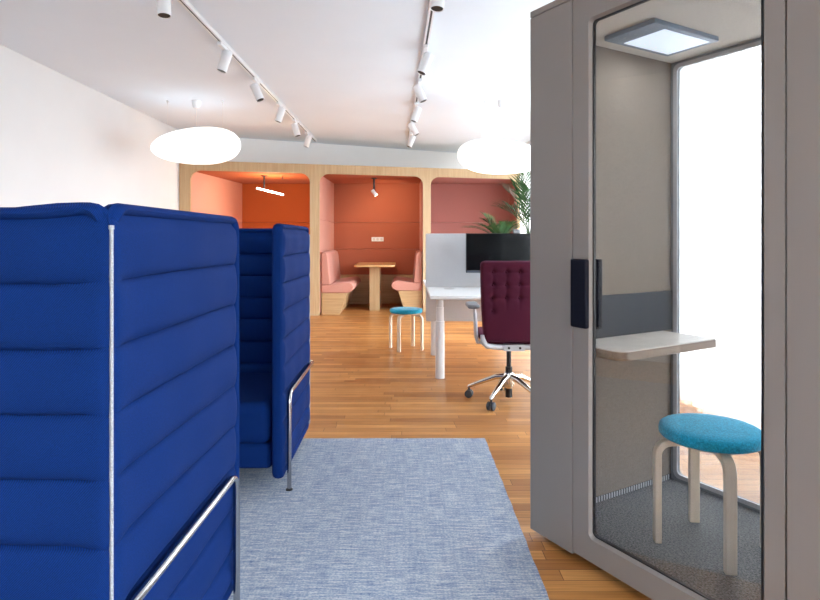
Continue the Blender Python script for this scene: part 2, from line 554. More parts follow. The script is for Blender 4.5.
# upper wall above the alcove (set at an angle), the shelf below it and the wall behind the alcove
def hdr(x): return 9.25 + 0.45 * (x + 3.41)
bm = bm_new()
xa, xb = XL, XR
add_prism(bm, [(xa, hdr(xa)), (xb, hdr(xb)), (xb, hdr(xb) + .12), (xa, hdr(xa) + .12)], 2.44, ZC)
add_box(bm, XL, XR, 11.2, 11.3, 0, 2.46)
add_prism(bm, [(XL, 9.3), (XR, hdr(XR) + .1), (XR, 11.2), (XL, 11.2)] if False else [(XL, 9.3), (0.98, 11.27), (XL, 11.27)], 2.44, 2.47)
add_prism(bm, [(0.9, 11.2), (XR, 11.2), (XR, hdr(XR) + .1)], 2.44, 2.47)
struct('wall_back', bm, M['lifted_wall'], 'white wall band above and behind the oak seating alcove', 'wall', smooth=False)

def window(i, span, axis):
    w = bpy.data.objects.new('window_%d' % i, None); COL.objects.link(w)
    w['kind'] = 'structure'; w['category'] = 'window'
    a, b = span
    zs = 0.5 if axis == 'x' else ZS
    zt = top(a) if axis == 'y' else ZT
    outer = rrect(a, b, zs, zt, 0.004, 2); inner = rrect(a + .06, b - .06, zs + .06, zt - .06, 0.004, 2)
    bm = bm_new(); add_ring_frame(bm, outer, inner, 0.06, 0.12)
    add_box(bm, (a + b) / 2 - .03, (a + b) / 2 + .03, 0.065, 0.115, zs + .06, zt - .06)
    f = obj('window_frame', bm, M['white'], w, smooth=False)
    bm = bm_new(); add_box(bm, a + .06, b - .06, .088, .092, zs + .06, zt - .06)
    g = obj('window_glass', bm, M['glass'], w, smooth=False)
    if axis == 'y':
        w.location = (XR, 0, 0)
        # local x -> world y, local y -> world x
        w.rotation_euler = (0, 0, radians(90)); w.scale = (1, -1, 1)
    elif axis == 'l':
        w.location = (XL, 0, 0); w.rotation_euler = (0, 0, radians(90))
    else:
        w.location = (0, Y0, 0); w.scale = (1, -1, 1)
    return w
for i, s in enumerate(WIN):
    window(i + 1, s, 'y')['label'] = 'tall white framed window number %d along the right wall, the farthest added for light' % (i + 1)
for i, s in enumerate(FILL_WIN):
    window(len(WIN) + i + 1, s, 'x')['label'] = 'white framed fill light window number %d added in the near wall' % (i + 1)

for i, s in enumerate(LWIN):
    window(len(WIN) + len(FILL_WIN) + i + 1, s, 'l')['label'] = 'white framed window number %d at the near end of the left wall' % (i + 1)
# ------------------------------------------------------------------ rug
bm = bm_new()
rx0, rx1, ry0, ry1 = -2.45, 0.485, 0.55, 3.58
nn = 60
out = []
for i in range(nn): out.append((rx0 + (rx1 - rx0) * i / nn, ry0))
for i in range(nn): out.append((rx1 + random.uniform(-.003, .003), ry0 + (ry1 - ry0) * i / nn))
for i in range(nn): out.append((rx1 - (rx1 - rx0) * i / nn, ry1 + random.uniform(-.003, .003)))
for i in range(nn): out.append((rx0, ry1 - (ry1 - ry0) * i / nn))
add_prism(bm, out, 0.0, 0.011)
tag(obj('woven_rug', bm, M['rug'], smooth=False), 'large mottled pale blue woven rug lying under the blue sofas', 'rug')
ZR = 0.011

# ------------------------------------------------------------------ quilted sofas
def quilt(L, H, T, frame, seams, rc=0.05, mitre0=False, mitre1=False, nu=44, per=11, puff=0.74, sag=0.0, name='side_panel', parent=None, seed=1):
    """A padded panel quilted in horizontal rows. frame(u, v, w) maps length, height and outward offset to a point.
    mitre0 / mitre1 cut the inner side back by T at that end (zipped corner)."""
    rnd = random.Random(seed)
    rows = []
    for i in range(len(seams) - 1):
        a, b = seams[i], seams[i + 1]
        k0 = 0 if i == 0 else 1
        for k in range(k0, per + 1):
            rows.append((a + (b - a) * (0.5 - 0.5 * cos(pi * k / per)), i, k / per))
    us = [0.5 - 0.5 * cos(pi * i / nu) for i in range(nu + 1)]
    us = [0.35 * (i / nu) + 0.65 * u for i, u in enumerate(us)]
    bm = bm_new()
    grid = {1: [], -1: []}
    for (v, ri, fr) in rows:
        ff = 0.5 - 0.5 * cos(pi * fr)
        pill = sqrt(max(0.0, 1 - (2 * ff - 1) ** 2)) ** 0.8
        dv = min(v, H - v)
        cut = rc - sqrt(max(0, rc * rc - (rc - dv) ** 2)) if dv < rc else 0.0
        for side in (1, -1):
            line = []
            for u in us:
                a0 = cut + (T if (mitre0 and side < 0) else 0)
                a1 = L - cut - (T if (mitre1 and side < 0) else 0)
                uu = a0 + (a1 - a0) * u
                de = min(uu - a0, a1 - uu)
                fade = min(1.0, de / 0.10)
                fade = fade * fade * (3 - 2 * fade)
                p = 1 - (1 - pill) * (0.25 + 0.75 * fade)
                mt_end = (mitre0 and uu - a0 < a1 - uu) or (mitre1 and a1 - uu < uu - a0)
                if mt_end:
                    rnd_e = 0.66 + 0.34 * sqrt(max(0, 1 - (1 - min(1, de / 0.030)) ** 2))
                else:
                    rnd_e = 0.45 if de < .026 else 1 - .55 * math.exp(-((de - .026) / .014) ** 2)
                topf = 0.45 if dv < .026 else 1 - .55 * math.exp(-((dv - .026) / .014) ** 2)
                w = T / 2 * ((1 - puff) + puff * p) * rnd_e * topf
                vv = v + 0.0022 * sin(uu * 5 + ri * 1.7) * (1 if 0 < v < H else 0) * min(1, dv / 0.08)
                vv -= sag * min(1, max(0, de - .02) / .10) * (v / H) ** 3
                w += 0.0015 * sin(uu * 23 + ri * 2.1) * p
                line.append(bm.verts.new(frame(uu, vv, w * side)))
            grid[side].append(line)
    nr = len(rows)
    for side in (1, -1):
        g = grid[side]
        for i in range(nr - 1):
            for j in range(nu):
                bm.faces.new((g[i][j], g[i][j + 1], g[i + 1][j + 1], g[i + 1][j]))
    A, B = grid[1], grid[-1]
    for i in range(nr - 1):
        bm.faces.new((A[i][0], A[i + 1][0], B[i + 1][0], B[i][0]))
        bm.faces.new((A[i][nu], A[i + 1][nu], B[i + 1][nu], B[i][nu]))
    for j in range(nu):
        bm.faces.new((A[0][j], A[0][j + 1], B[0][j + 1], B[0][j]))
        bm.faces.new((A[-1][j], A[-1][j + 1], B[-1][j + 1], B[-1][j]))
    pan = obj(name, bm, M['blue'], parent, angle=70)
    # welt: a fat flattened roll around the outline
    loop = []
    i0 = 0.012; r = rc - i0 if rc > i0 else 0.01
    r = max(r, 0.022)
    u0 = i0 + (0.012 if mitre0 else 0); u1 = L - i0 - (0.012 if mitre1 else 0)
    base = rrect(u0, u1, i0, H - i0, r, 6)
    # subdivide straight runs
    for k in range(len(base)):
        p, q = base[k], base[(k + 1) % len(base)]
        d = math.hypot(q[0] - p[0], q[1] - p[1])
        m = max(1, int(d / 0.06))
        for t in range(m):
            loop.append((p[0] + (q[0] - p[0]) * t / m, p[1] + (q[1] - p[1]) * t / m))
    n = len(loop); seg = 12
    bm = bm_new(); rings = []
    for k in range(n):
        p0, p1, p2 = loop[k - 1], loop[k], loop[(k + 1) % n]
        t = Vector((p2[0] - p0[0], p2[1] - p0[1])).normalized()
        nx = Vector((t.y, -t.x))
        en = min(p1[0] - u0, u1 - p1[0])
        p1 = (p1[0], p1[1] - sag * min(1, max(0, en - .02) / .10) * (p1[1] / H) ** 3)
        hw = T * 0.43; hr = 0.0135
        if (mitre0 and p1[0] - u0 < .012) or (mitre1 and u1 - p1[0] < .012):      # the roll fades out along the zips
            dv = min(p1[1], H - p1[1])
            hw *= 1 - 0.55 * min(1, max(0, dv - .03) / .03)
        rings.append([bm.verts.new(frame(p1[0] + nx.x * hr * cos(2 * pi * s / seg), p1[1] + nx.y * hr * cos(2 * pi * s / seg),
                                         hw * sin(2 * pi * s / seg))) for s in range(seg)])
    for k in range(n):
        a, b = rings[k], rings[(k + 1) % n]
        for s in range(seg):
            s2 = (s + 1) % seg
            bm.faces.new((a[s], a[s2], b[s2], b[s]))
    obj('piping', bm, M['blue'], pan)
    return pan

SW, SD = 1.62, 0.81          # outer width and depth
PT = 0.058                   # panel thickness
PB, PH = 0.075, 1.207        # underside and height of the panels
seam_z = [0.0]
zz = 1.126
lst = [1.282]
while zz > 0.16:
    lst.append(zz); zz -= 0.1314
SEAMS = [0.0] + [z - PB for z in reversed(lst)]
SEAMS[-1] = PH

def make_sofa(label):
    t = thing('high_backed_sofa', label, 'sofa', group='blue quilted high backed sofas')
    hx, hy = SW / 2, SD / 2
    g = 0.004
    for s in (1, -1):      # sides run from the back corner (v=0) to the front
        c = hx - PT / 2 + 0.003
        p = quilt(SD - 0.006, PH, PT, lambda u, v, w, s=s, c=c: (s * (c + w), hy - 0.006 - u, PB + v), SEAMS, mitre0=True,
                  name='side_panel', parent=t, seed=3 + s)
    quilt(SW - 0.012, PH, PT, lambda u, v, w: (-hx + 0.006 + u, hy - PT / 2 + 0.003 + w, PB + v), SEAMS, mitre0=True, mitre1=True, nu=60, sag=.011,
          name='back_panel', parent=t, seed=9)
    for s in (1, -1):      # zip along each back corner
        bm = bm_new()
        c = Vector((s * (hx - 0.002), hy - 0.002, 0)); d1 = Vector((s, -1, 0)).normalized() * 0.0027; d2 = Vector((s, 1, 0)).normalized() * 0.004
        for (za, zb, k) in ((PB + .02, PB + PH - .054, 1.0), (PB + PH - .054, PB + PH - .046, 1.5)):
            pts = [c - d1 * k - d2 * 6, c + d1 * k - d2 * 6, c + d1 * k, c + d2 * .5, c - d1 * k]
            add_prism(bm, [(q.x, q.y) for q in pts], za, zb)
        n = 90
        for k in range(n):     # teeth
            z = PB + .03 + (PH - .1) * k / n
            q = c + d2 * 0.5
            pts = [q - d1 * .35 - d2, q + d1 * .35 - d2, q + d1 * .35 + d2 * .15, q - d1 * .35 + d2 * .15]
            add_prism(bm, [(a.x, a.y) for a in pts], z, z + .006)
        obj('zip', bm, M['zip'], t, smooth=False)
    ix = hx - PT - 0.004
    bm = bm_new(); add_box(bm, -ix, ix, -hy + .045, hy - PT - .004, 0.115, 0.235)
    obj('seat_base', bm, M['blue'], t, bevel=0.02, bseg=3)
    for k in (0, 1):
        a = -ix + k * ix; b = a + ix
        bm = bm_new(); add_box(bm, a + .002, b - .002, -hy + .03, hy - PT - .03, 0.232, 0.43)
        obj('seat_cushion', bm, M['blue'], t, bevel=0.045, bseg=4)
    for s in (1, -1):      # looped tube at each side: front leg, rail, rear leg
        xx = s * (hx + 0.015)
        yf, zt, r = -hy + 0.09, 0.465, 0.05
        pts = [(xx, yf, 0.004)]
        pts += [(xx, yf + r - r * cos(a), zt - r + r * sin(a)) for a in [pi / 2 * i / 6 for i in range(7)]]
        yb, rr, xe = hy + 0.014, 0.02, hx - 0.42
        pts += [(s * (hx + .015 - rr + rr * cos(a)), yb - rr + rr * sin(a), zt) for a in [pi / 2 * i / 6 for i in range(7)]]
        pts += [(s * (xe + r - r * sin(a)), yb, zt - r + r * cos(a)) for a in [pi / 2 * i / 6 for i in range(7)]]
        pts += [(s * xe, yb, 0.004)]
        bm = bm_new(); add_tube(bm, pts, 0.0105, 14)
        fr = obj('tube_frame', bm, M['chrome'], t)
        for (gx, y) in ((xx, yf), (s * xe, yb)):
            bm = bm_new(); add_lathe(bm, [(0.017, 0), (0.017, 0.004), (0.011, 0.009)], 16, Matrix.Translation((gx, y, 0)))
            obj('glide', bm, M['black'], fr)
    return t

far_sofa = make_sofa('blue quilted high backed sofa facing us, farther of the two, beside the oak alcove')
far_sofa.location = (-0.573 - SW / 2, 2.755 + SD / 2, ZR)
near_sofa = dup(far_sofa, (-0.5585 - SW / 2 * cos(radians(1.76)), 1.557 + SW / 2 * sin(radians(1.76)), ZR), pi - radians(1.76),
                'nearest blue quilted high backed sofa seen from behind with a pale zip down its corner')

# ------------------------------------------------------------------ seating alcove
FX0, FY0, FS = -3.40, 8.885, 0.26
def fy(x): return FY0 + FS * (x - FX0)
ZA, ZO, YB = 2.41, 2.265, 11.1
BAYS = [  # front left, front right, back left, back right, (back, side) fabrics, tones also hold each bay's light
    (-3.25, -1.512, -3.06, -1.49, 'orange', 'salmon'),
    (-1.368, 0.300, -1.335, 0.273, 'terra', 'salmon'),
    (0.432, 1.955, 0.463, 1.965, 'rose', 'rose'),
]
alc = thing('seating_alcove', 'long oak wall unit of three upholstered booths at the far end', 'seating alcove', (FX0, FY0, 0))
def L(x, y, z): return (x - FX0, y - FY0, z)
# comb shaped oak front
R = 0.15
st = [(FX0, 0.0)]
for (a, b, *_) in BAYS:
    st += [(a, 0.0)]
    st += [(a + R - R * cos(q), ZO - R + R * sin(q)) for q in [pi / 2 * i / 10 for i in range(11)]]
    st += [(b - R + R * sin(q), ZO - R + R * cos(q)) for q in [pi / 2 * i / 10 for i in range(11)]]
    st += [(b, 0.0)]
st += [(2.005, 0.0)]
bm = bm_new()
fr_lo, fr_hi, bk_lo, bk_hi = [], [], [], []
hi_f, hi_b = {}, {}
for (x, z) in st:
    fr_lo.append(bm.verts.new(L(x, fy(x), z))); bk_lo.append(bm.verts.new(L(x, fy(x) + .05, z)))
    k = round(x, 5)
    if k not in hi_f:
        hi_f[k] = bm.verts.new(L(x, fy(x), ZA)); hi_b[k] = bm.verts.new(L(x, fy(x) + .05, ZA))
    fr_hi.append(hi_f[k]); bk_hi.append(hi_b[k])
for k in range(len(st) - 1):
    bm.faces.new((fr_lo[k], fr_lo[k + 1], bk_lo[k + 1], bk_lo[k]))
    if fr_hi[k] is fr_hi[k + 1]:
        continue
    bm.faces.new((fr_lo[k], fr_lo[k + 1], fr_hi[k + 1], fr_hi[k])); bm.faces.new((bk_lo[k], bk_lo[k + 1], bk_hi[k + 1], bk_hi[k]))
    bm.faces.new((fr_hi[k], fr_hi[k + 1], bk_hi[k + 1], bk_hi[k]))
bm.faces.new((fr_lo[0], fr_hi[0], bk_hi[0], bk_lo[0])); bm.faces.new((fr_lo[-1], fr_hi[-1], bk_hi[-1], bk_lo[-1]))
obj('oak_front', bm, M['oak'], alc, smooth=False)
bm = bm_new()
add_prism(bm, [L(FX0, fy(FX0) + .05, 0)[:2], L(2.005, fy(2.005) + .05, 0)[:2], L(2.005, YB + .09, 0)[:2], L(FX0, YB + .09, 0)[:2]], ZO + .03, ZA)
add_prism(bm, [L(1.99, fy(1.99) + .05, 0)[:2], L(2.005, fy(2.005) + .05, 0)[:2], L(2.005, YB + .09, 0)[:2], L(1.99, YB + .09, 0)[:2]], 0, ZO + .03)
obj('roof_box', bm, M['oak'], alc, smooth=False)

ZSEG = [0.55, 1.03, 1.53, ZO + .012]
for (fa, fb, ba, bb, mb, ms) in BAYS:
    bm = bm_new()
    for z0, z1 in zip(ZSEG, ZSEG[1:]):
        add_box(bm, *[v for v in (ba - FX0 - .03, bb - FX0 + .03, YB - FY0, YB - FY0 + .05)], z0 + .001, z1 - .001)
    obj('back_panel', bm, M[mb], alc, bevel=0.008, bseg=2)
    bm = bm_new()
    add_box(bm, ba - FX0 - .03, bb - FX0 + .03, YB - FY0 + .012, YB - FY0 + .05, 0.09, 0.55)
    add_box(bm, ba - FX0 - .03, bb - FX0 + .03, YB - FY0 + .03, YB - FY0 + .05, 0.0, 0.09)
    obj('plinth', bm, M['oakx'], alc, smooth=False)
    for (f, b, s) in ((fa, ba, -1), (fb, bb, 1)):
        bm = bm_new()
        y0 = fy(f) + .051
        for z0, z1 in zip([0.03] + ZSEG, ZSEG):
            add_prism(bm, [L(f, y0, 0)[:2], L(b, YB, 0)[:2], L(b + s * .04, YB, 0)[:2], L(f + s * .04, y0 + s * .01, 0)[:2]], z0 + .001, z1 - .001)
        obj('side_panel', bm, M[ms], alc, bevel=0.006, bseg=2)
    bm = bm_new()
    add_prism(bm, [L(fa, fy(fa) + .051, 0)[:2], L(fb, fy(fb) + .051, 0)[:2], L(bb, YB, 0)[:2], L(ba, YB, 0)[:2]], ZO - .005, ZO + .028)
    obj('ceiling_panel', bm, M['rose' if mb == 'rose' else 'orange'], alc, smooth=False)  # orange here paints in the lamp light on the booth ceilings

# benches of the middle booth
def bench(name_label, xw, s, yf, yb):
    """xw wall position, s = +1 seat grows towards +x"""
    t = thing('alcove_bench', name_label, 'bench', (xw, yf, 0), 0, 'benches in the middle alcove booth')
    ln = yb - yf
    def prof(name, pts, m, bev, y0=0.0, y1=None, par=t):
        bm = bm_new()
        add_extrude(bm, [(s * x, y0, z) for (x, z) in pts], (0, (ln if y1 is None else y1) - y0, 0))
        return obj(name, bm, m, par, bevel=bev, bseg=3)
    prof('base', [(0.004, 0.0), (0.30, 0.0), (0.41, 0.348), (0.004, 0.348)], M['oakx'], 0.003, 0.02)
    prof('seat_cushion', [(0.004, 0.350), (0.43, 0.350), (0.50, 0.38), (0.525, 0.43), (0.51, 0.485), (0.45, 0.520), (0.10, 0.480), (0.004, 0.480)], M['coral'], 0.014)
    prof('backrest', [(0.004, 0.483), (0.145, 0.487), (0.135, 0.60), (0.105, 0.92), (0.085, 0.99), (0.05, 1.012), (0.004, 1.012)], M['coral'], 0.014)
    return t
bench('salmon padded bench with an oak base on the left side of the middle booth', -1.352, 1, 9.50, YB - .01)
bench('salmon padded bench with an oak base on the right side of the middle booth', 0.292, -1, 9.93, YB - .01)

t = thing('alcove_table', 'small oak table on one slab leg between the two salmon benches', 'table', (-0.52, 10.35, 0))
bm = bm_new()
add_prism(bm, rrect(-0.335, 0.345, -0.55, 0.66, 0.09, 6, (1, 1, 0, 0)), 0.752, 0.785)
obj('tabletop', bm, M['oaky'], t, bevel=0.004)
bm = bm_new(); add_box(bm, -0.085, 0.085, -0.30, 0.35, 0, 0.752)
obj('pedestal', bm, M['oak'], t, bevel=0.003)

t = thing('power_socket', 'white triple power socket on the terracotta back of the middle booth', 'socket', (-0.515, YB - .001, 1.215))
bm = bm_new(); add_box(bm, -.115, .115, -.012, 0, -.042, .042); obj('plate', bm, M['white'], t, bevel=0.004)
for k in (-1, 0, 1):
    bm = bm_new(); add_lathe(bm, [(0.0, 0), (0.024, 0), (0.024, .003), (0.019, .003), (0.019, .001), (0, .001)], 18,
                             Matrix.Translation((k * .072, -.012, 0)) @ Matrix.Rotation(pi / 2, 4, 'X'))
    obj('outlet', bm, M['pot'], t)

# booth lamps
t = thing('tube_lamp', 'lit white tube lamp on a black post under the left booth ceiling', 'lamp', (-2.31, 9.68, ZO - .005))
bm = bm_new(); add_lathe(bm, [(0.0, 0), (0.055, 0), (0.055, -.012), (0.015, -.016), (0.014, -.2), (0, -.2)], 16); obj('post', bm, M['black'], t)
bm = bm_new(); add_tube(bm, [(0.30, 0.02, 0), (0.30, 0.02, -.06)], 0.006, 8); obj('cable_hook', bm, M['black'], t)
bm = bm_new(); add_tube(bm, [(-0.12, 0, -.205), (0.32, 0, -.315)], 0.015, 14); obj('tube', bm, M['tube'], t)
bm = bm_new(); add_tube(bm, [(-0.128, 0, -.203), (-0.119, 0, -.2052)], 0.0165, 14); obj('end_cap', bm, M['whitemetal'], t)
bm = bm_new(); add_tube(bm, [(0.319, 0, -.3148), (0.328, 0, -.317)], 0.0165, 14); obj('end_cap', bm, M['whitemetal'], t)
t = thing('booth_spotlight', 'small lit spotlight on a black post under the middle booth ceiling', 'lamp', (-0.53, 10.08, ZO - .005))
bm = bm_new(); add_lathe(bm, [(0.0, 0), (0.05, 0), (0.05, -.012), (0.016, -.016), (0.015, -.23), (0, -.23)], 16); obj('post', bm, M['black'], t)
mt = Matrix.Translation((0.0, -0.02, -.245)) @ Matrix.Rotation(radians(-38), 4, 'Y')
bm = bm_new(); add_lathe(bm, [(0.0, .05), (0.028, .05), (0.032, .04), (0.032, -.06), (0.0, -.06)], 18, mt); obj('head', bm, M['whitemetal'], t)
bm = bm_new(); add_lathe(bm, [(0.0, -.061), (0.029, -.061), (0.029, -.066), (0.0, -.066)], 18, mt); obj('lens', bm, M['spotlit'], t)

# ------------------------------------------------------------------ track lights
def trackx(side, y):
    return (-1.515 + 0.0065 * (y - 4)) if side == 'L' else (0.192 - 0.020 * (y - 4))
for side, lab in (('L', 'white ceiling track rail with a dark slot, left of the two'), ('R', 'white ceiling track rail with a dark slot, right of the two')):
    a, b = trackx(side, 1.5), trackx(side, 9.75)
    rz = math.atan2(-(b - a), 8.25)
    t = thing('track_rail', lab, 'track rail', (a, 1.5, ZC), rz, 'ceiling track rails')
    ln = math.hypot(8.25, b - a)
    bm = bm_new()
    add_box(bm, -.022, -.008, 0, ln, -.034, 0); add_box(bm, .008, .022, 0, ln, -.034, 0); add_box(bm, -.022, .022, 0, ln, -.010, -.0005)
    obj('rail', bm, M['whitemetal'], t, smooth=False)
    bm = bm_new(); add_box(bm, -.0079, .0079, 0.01, ln, -.028, -.0102); obj('slot', bm, M['darkgrey'], t, smooth=False)

def make_spot():
    t = thing('track_spotlight', '', 'spotlight', group='white cylinder spotlights on the ceiling tracks')
    bm = bm_new(); add_box(bm, -.019, .019, -.10, .10, -.062, -.0345); obj('adapter', bm, M['whitemetal'], t, bevel=0.004)
    bm = bm_new(); add_tube(bm, [(0, .05, -.062), (0, .05, -.10)], 0.012, 12); obj('swivel', bm, M['whitemetal'], t)
    bm = bm_new()
    add_lathe(bm, [(0.0, .088), (0.034, .088), (0.0425, .082), (0.0425, -.088), (0.0395, -.092), (0.0375, -.088), (0.0375, -.05), (0.0, -.05)], 28)
    h = obj('head', bm, M['whitemetal'], t)
    bm = bm_new()
    add_lathe(bm, [(0.0370, -.087), (0.0370, -.052), (0.018, -.0515), (0.0, -.0515), ], 24)
    obj('baffle', bm, M['black'], h)
    h.location = (0, .05, -.150)
    return t
SP = {'L': [(3.66, 4), (4.89, -16), (5.94, 24), (7.02, -16), (8.0, 18), (8.94, -17)],
      'R': [(3.55, -4), (4.96, -22), (5.99, 24), (7.0, -20), (7.96, 30), (8.96, -22)]}
ORD = ['nearest', 'second nearest', 'third nearest', 'third farthest', 'second farthest', 'farthest']
first = None
for side, nm in (('L', 'left'), ('R', 'right')):
    for k, (y, tilt) in enumerate(SP[side]):
        lab = 'white cylinder spotlight, %s of six on the %s ceiling track' % (ORD[k], nm)
        loc = (trackx(side, y), y, ZC)
        if first is None:
            first = make_spot(); o = first; o.location = loc; o['label'] = lab
        else:
            o = dup(first, loc, 0, lab)
        for ch in o.children:
            if ch.name.startswith('head'):
                ch.rotation_euler = (radians(-6), radians(-tilt), 0)

# ------------------------------------------------------------------ pebble pendants
def pebble(name_label, loc, a, b, c, mir, cz, hooks, ztop):
    t = thing('pebble_pendant', name_label, 'pendant lamp', loc, 0, 'white pebble pendants')
    bm = bm_new()
    nu, nv = 48, 24
    rings = []
    e = 0.86
    def pw(v, p): return math.copysign(abs(v) ** p, v)
    for i in range(nv + 1):
        ph = -pi / 2 + pi * i / nv
        if i in (0, nv):
            rings.append([bm.verts.new((0, 0, cz + c * sin(ph)))]); continue
        ring = []
        for k in range(nu):
            th = 2 * pi * k / nu
            x = pw(cos(ph), e) * cos(th); y = pw(cos(ph), e) * sin(th); z = pw(sin(ph), 0.95)
            q = x * mir
            zz = c * z * (1 + 0.20 * q) + c * 0.16 * q
            ring.append(bm.verts.new((a * x, b * y, cz + zz)))
        rings.append(ring)
    for A, B in zip(rings, rings[1:]):
        for k in range(nu):
            k2 = (k + 1) % nu
            if len(A) == 1: bm.faces.new((A[0], B[k2], B[k]))
            elif len(B) == 1: bm.faces.new((A[k], A[k2], B[0]))
            else: bm.faces.new((A[k], A[k2], B[k2], B[k]))
    obj('shade', bm, M['pebble'], t, angle=80)
    bm = bm_new(); add_lathe(bm, [(0, 0), (0.055, 0), (0.052, -.04), (0.036, -.085), (0.012, -.095), (0, -.095)], 20); obj('canopy', bm, M['white'], t)
    bm = bm_new(); add_tube(bm, [(0, 0, -.09), (0, 0, cz + c * .9)], 0.003, 8); obj('cord', bm, M['white'], t)
    for (hx, bx) in hooks:
        bm = bm_new(); add_lathe(bm, [(0, 0), (0.014, 0), (0.012, -.02), (0.004, -.026), (0.004, -.05), (0, -.05)], 12, Matrix.Translation((hx, 0, 0)))
        hk = obj('ceiling_hook', bm, M['whitemetal'], t)
        bm = bm_new(); add_tube(bm, [(hx, 0, -.03), (bx, 0, cz + c * 0.72)], 0.0013, 6); obj('wire', bm, M['whitemetal'], hk)
    return t
pebble('big white pebble pendant lamp hanging near the white left wall', (-2.475, 7.0, ZC), 0.515, 0.42, 0.205, 1, -0.545, ((-.34, -.34), (.31, .31)), 0)
pebble('big white pebble pendant lamp hanging above the desk beside the booth', (1.15, 7.0, ZC), 0.53, 0.42, 0.195, -1, -0.672, ((-.2, -.27), (.2, .27)), 0)

# ------------------------------------------------------------------ desk, screen, monitor
DX0, DX1 = 0.212, 1.80
t = thing('bench_desk', 'white double bench desk on round legs behind the plum chair', 'desk', (DX0, 5.9, 0))
for (y0, y1) in ((-0.98, -0.04), (0.04, 0.98)):
    bm = bm_new(); add_box(bm, 0, DX1 - DX0, y0, y1, 0.718, 0.745); obj('desktop', bm, M['white'], t, bevel=0.003)
for (x, y) in ((.095, -.72), (.10, .32), (1.46, -.72), (1.46, .32)):
    bm = bm_new()
    add_lathe(bm, [(0.0, 0), (0.040, 0), (0.040, 0.50), (0.034, 0.503), (0.034, 0.62), (0.03, 0.622), (0.03, 0.69), (0, 0.69)], 24, Matrix.Translation((x, y, 0)))
    obj('leg', bm, M['whitemetal'], t)
bm = bm_new()
add_box(bm, 0.07, 1.50, -.76, -.68, .688, .718)
obj('under_frame', bm, M['whitemetal'], t, bevel=0.002)
bm = bm_new(); add_box(bm, 0.07, 1.50, .28, .36, .688, .718)
obj('under_frame', bm, M['whitemetal'], t, bevel=0.002)
bm = bm_new(); add_lathe(bm, [(0, .745), (0.05, .745), (0.05, .748), (0.04, .7495), (0, .7495)], 24, Matrix.Translation((.21, -.28, 0))); obj('cable_grommet', bm, M['pot'], t)

bm = bm_new(); add_extrude(bm, [(p[0], -.02, p[1]) for p in rrect(0, DX1 - DX0 - .01, 0.40, 1.275, 0.012, 4)], (0, .04, 0))
o = obj('desk_screen', bm, M['screen_felt'], None, bevel=0.004); o.location = (DX0 - .005, 5.9, 0)
tag(o, 'pale grey felt divider panel standing across the middle of the white desk', 'desk divider')

t = thing('monitor', 'wide black monitor on the white desk behind the plum chair', 'monitor', (0.885, 5.52, 0.745))
bm = bm_new(); add_box(bm, -.315, .315, -.012, .022, .159, .529); obj('casing', bm, M['black'], t, bevel=0.004)
bm = bm_new(); add_box(bm, -.308, .308, -.0135, -.0118, .184, .523); obj('screen', bm, M['monitor'], t, smooth=False)
bm = bm_new(); add_box(bm, -.312, .312, -.0155, -.0118, .161, .182); obj('chin', bm, M['bezel'], t, bevel=0.001)
bm = bm_new(); add_box(bm, -.03, .03, .022, .06, .02, .36); obj('stand', bm, M['black'], t, bevel=0.004)
bm = bm_new(); add_box(bm, -.12, .12, -.08, .12, 0.0005, .015); obj('foot', bm, M['black'], t, bevel=0.004)
bm = bm_new(); add_box(bm, -.03, .04, -.01, .03, 0, .036)
o = obj('webcam', bm, M['framegrey'], None, bevel=0.006); o.location = (1.04, 5.52, 0.745 + .5295)
tag(o, 'small dark grey box standing on the top edge of the black monitor', 'webcam')

# ------------------------------------------------------------------ task chair
t = thing('task_chair', 'plum tufted swivel chair on polished five star base at the desk', 'office chair', (0.783, 4.45, 0))
# backrest: dimpled padded panel
bw, z0, z1, yb0 = 0.455, 0.485, 1.065, -0.235
nu, nv = 72, 84
cols = [(-1.5 + k) * 0.094 for k in range(4)]
pits = [(cx_, 0.985 - 0.092 * r) for r in range(3) for cx_ in cols] + [(cols[0], 0.985 - .276), (cols[3], 0.985 - .276)]
bm = bm_new(); grid = []
for side in (-1, 1):
    g = []
    for j in range(nv + 1):
        v = j / nv; line = []
        for i in range(nu + 1):
            u = i / nu
            # rounded rectangle outline
            zz = z0 + (z1 - z0) * v
            dz = min(zz - z0, z1 - zz); rc = 0.03
            cut = rc - sqrt(max(0, rc * rc - (rc - dz) ** 2)) if dz < rc else 0
            hw = bw / 2 - cut - (0.03 * (1 - v) ** 2)
            x = -hw + 2 * hw * u
            d = min(hw - abs(x), dz)
            prof = sqrt(max(0, 1 - (1 - min(1, d / .022)) ** 2))
            th = 0.012 + 0.024 * prof
            if side < 0:
                for (px, pz) in pits:
                    q = ((x - px) ** 2 + (zz - pz) ** 2) / (0.012 ** 2)
                    th -= 0.016 * math.exp(-q) * 1.0 + 0.009 * math.exp(-q / 5)
                if zz > 0.70:
                    for px in cols:       # soft pleats through the button grid
                        th -= 0.0045 * math.exp(-((x - px) / 0.010) ** 2) * min(1, (zz - 0.70) / 0.06) * (1 if zz < .99 else max(0, 1 - (zz - .99) / .05))
                    for r in range(3):
                        pz = .985 - .092 * r
                        th -= 0.0045 * math.exp(-((zz - pz) / 0.010) ** 2) * (1 if abs(x) < .15 else max(0, 1 - (abs(x) - .15) / .05))
                th += 0.006 * math.exp(-((zz - .60) / .10) ** 2)
            ycurve = yb0 - 0.10 * (v - 0.25) * 0.55 - 0.25 * (x * x) * (-1)
            line.append(bm.verts.new((x, ycurve + side * th, zz)))
        g.append(line)
    grid.append(g)
for g in grid:
    for j in range(nv):
        for i in range(nu):
            bm.faces.new((g[j][i], g[j][i + 1], g[j + 1][i + 1], g[j + 1][i]))
A, B = grid
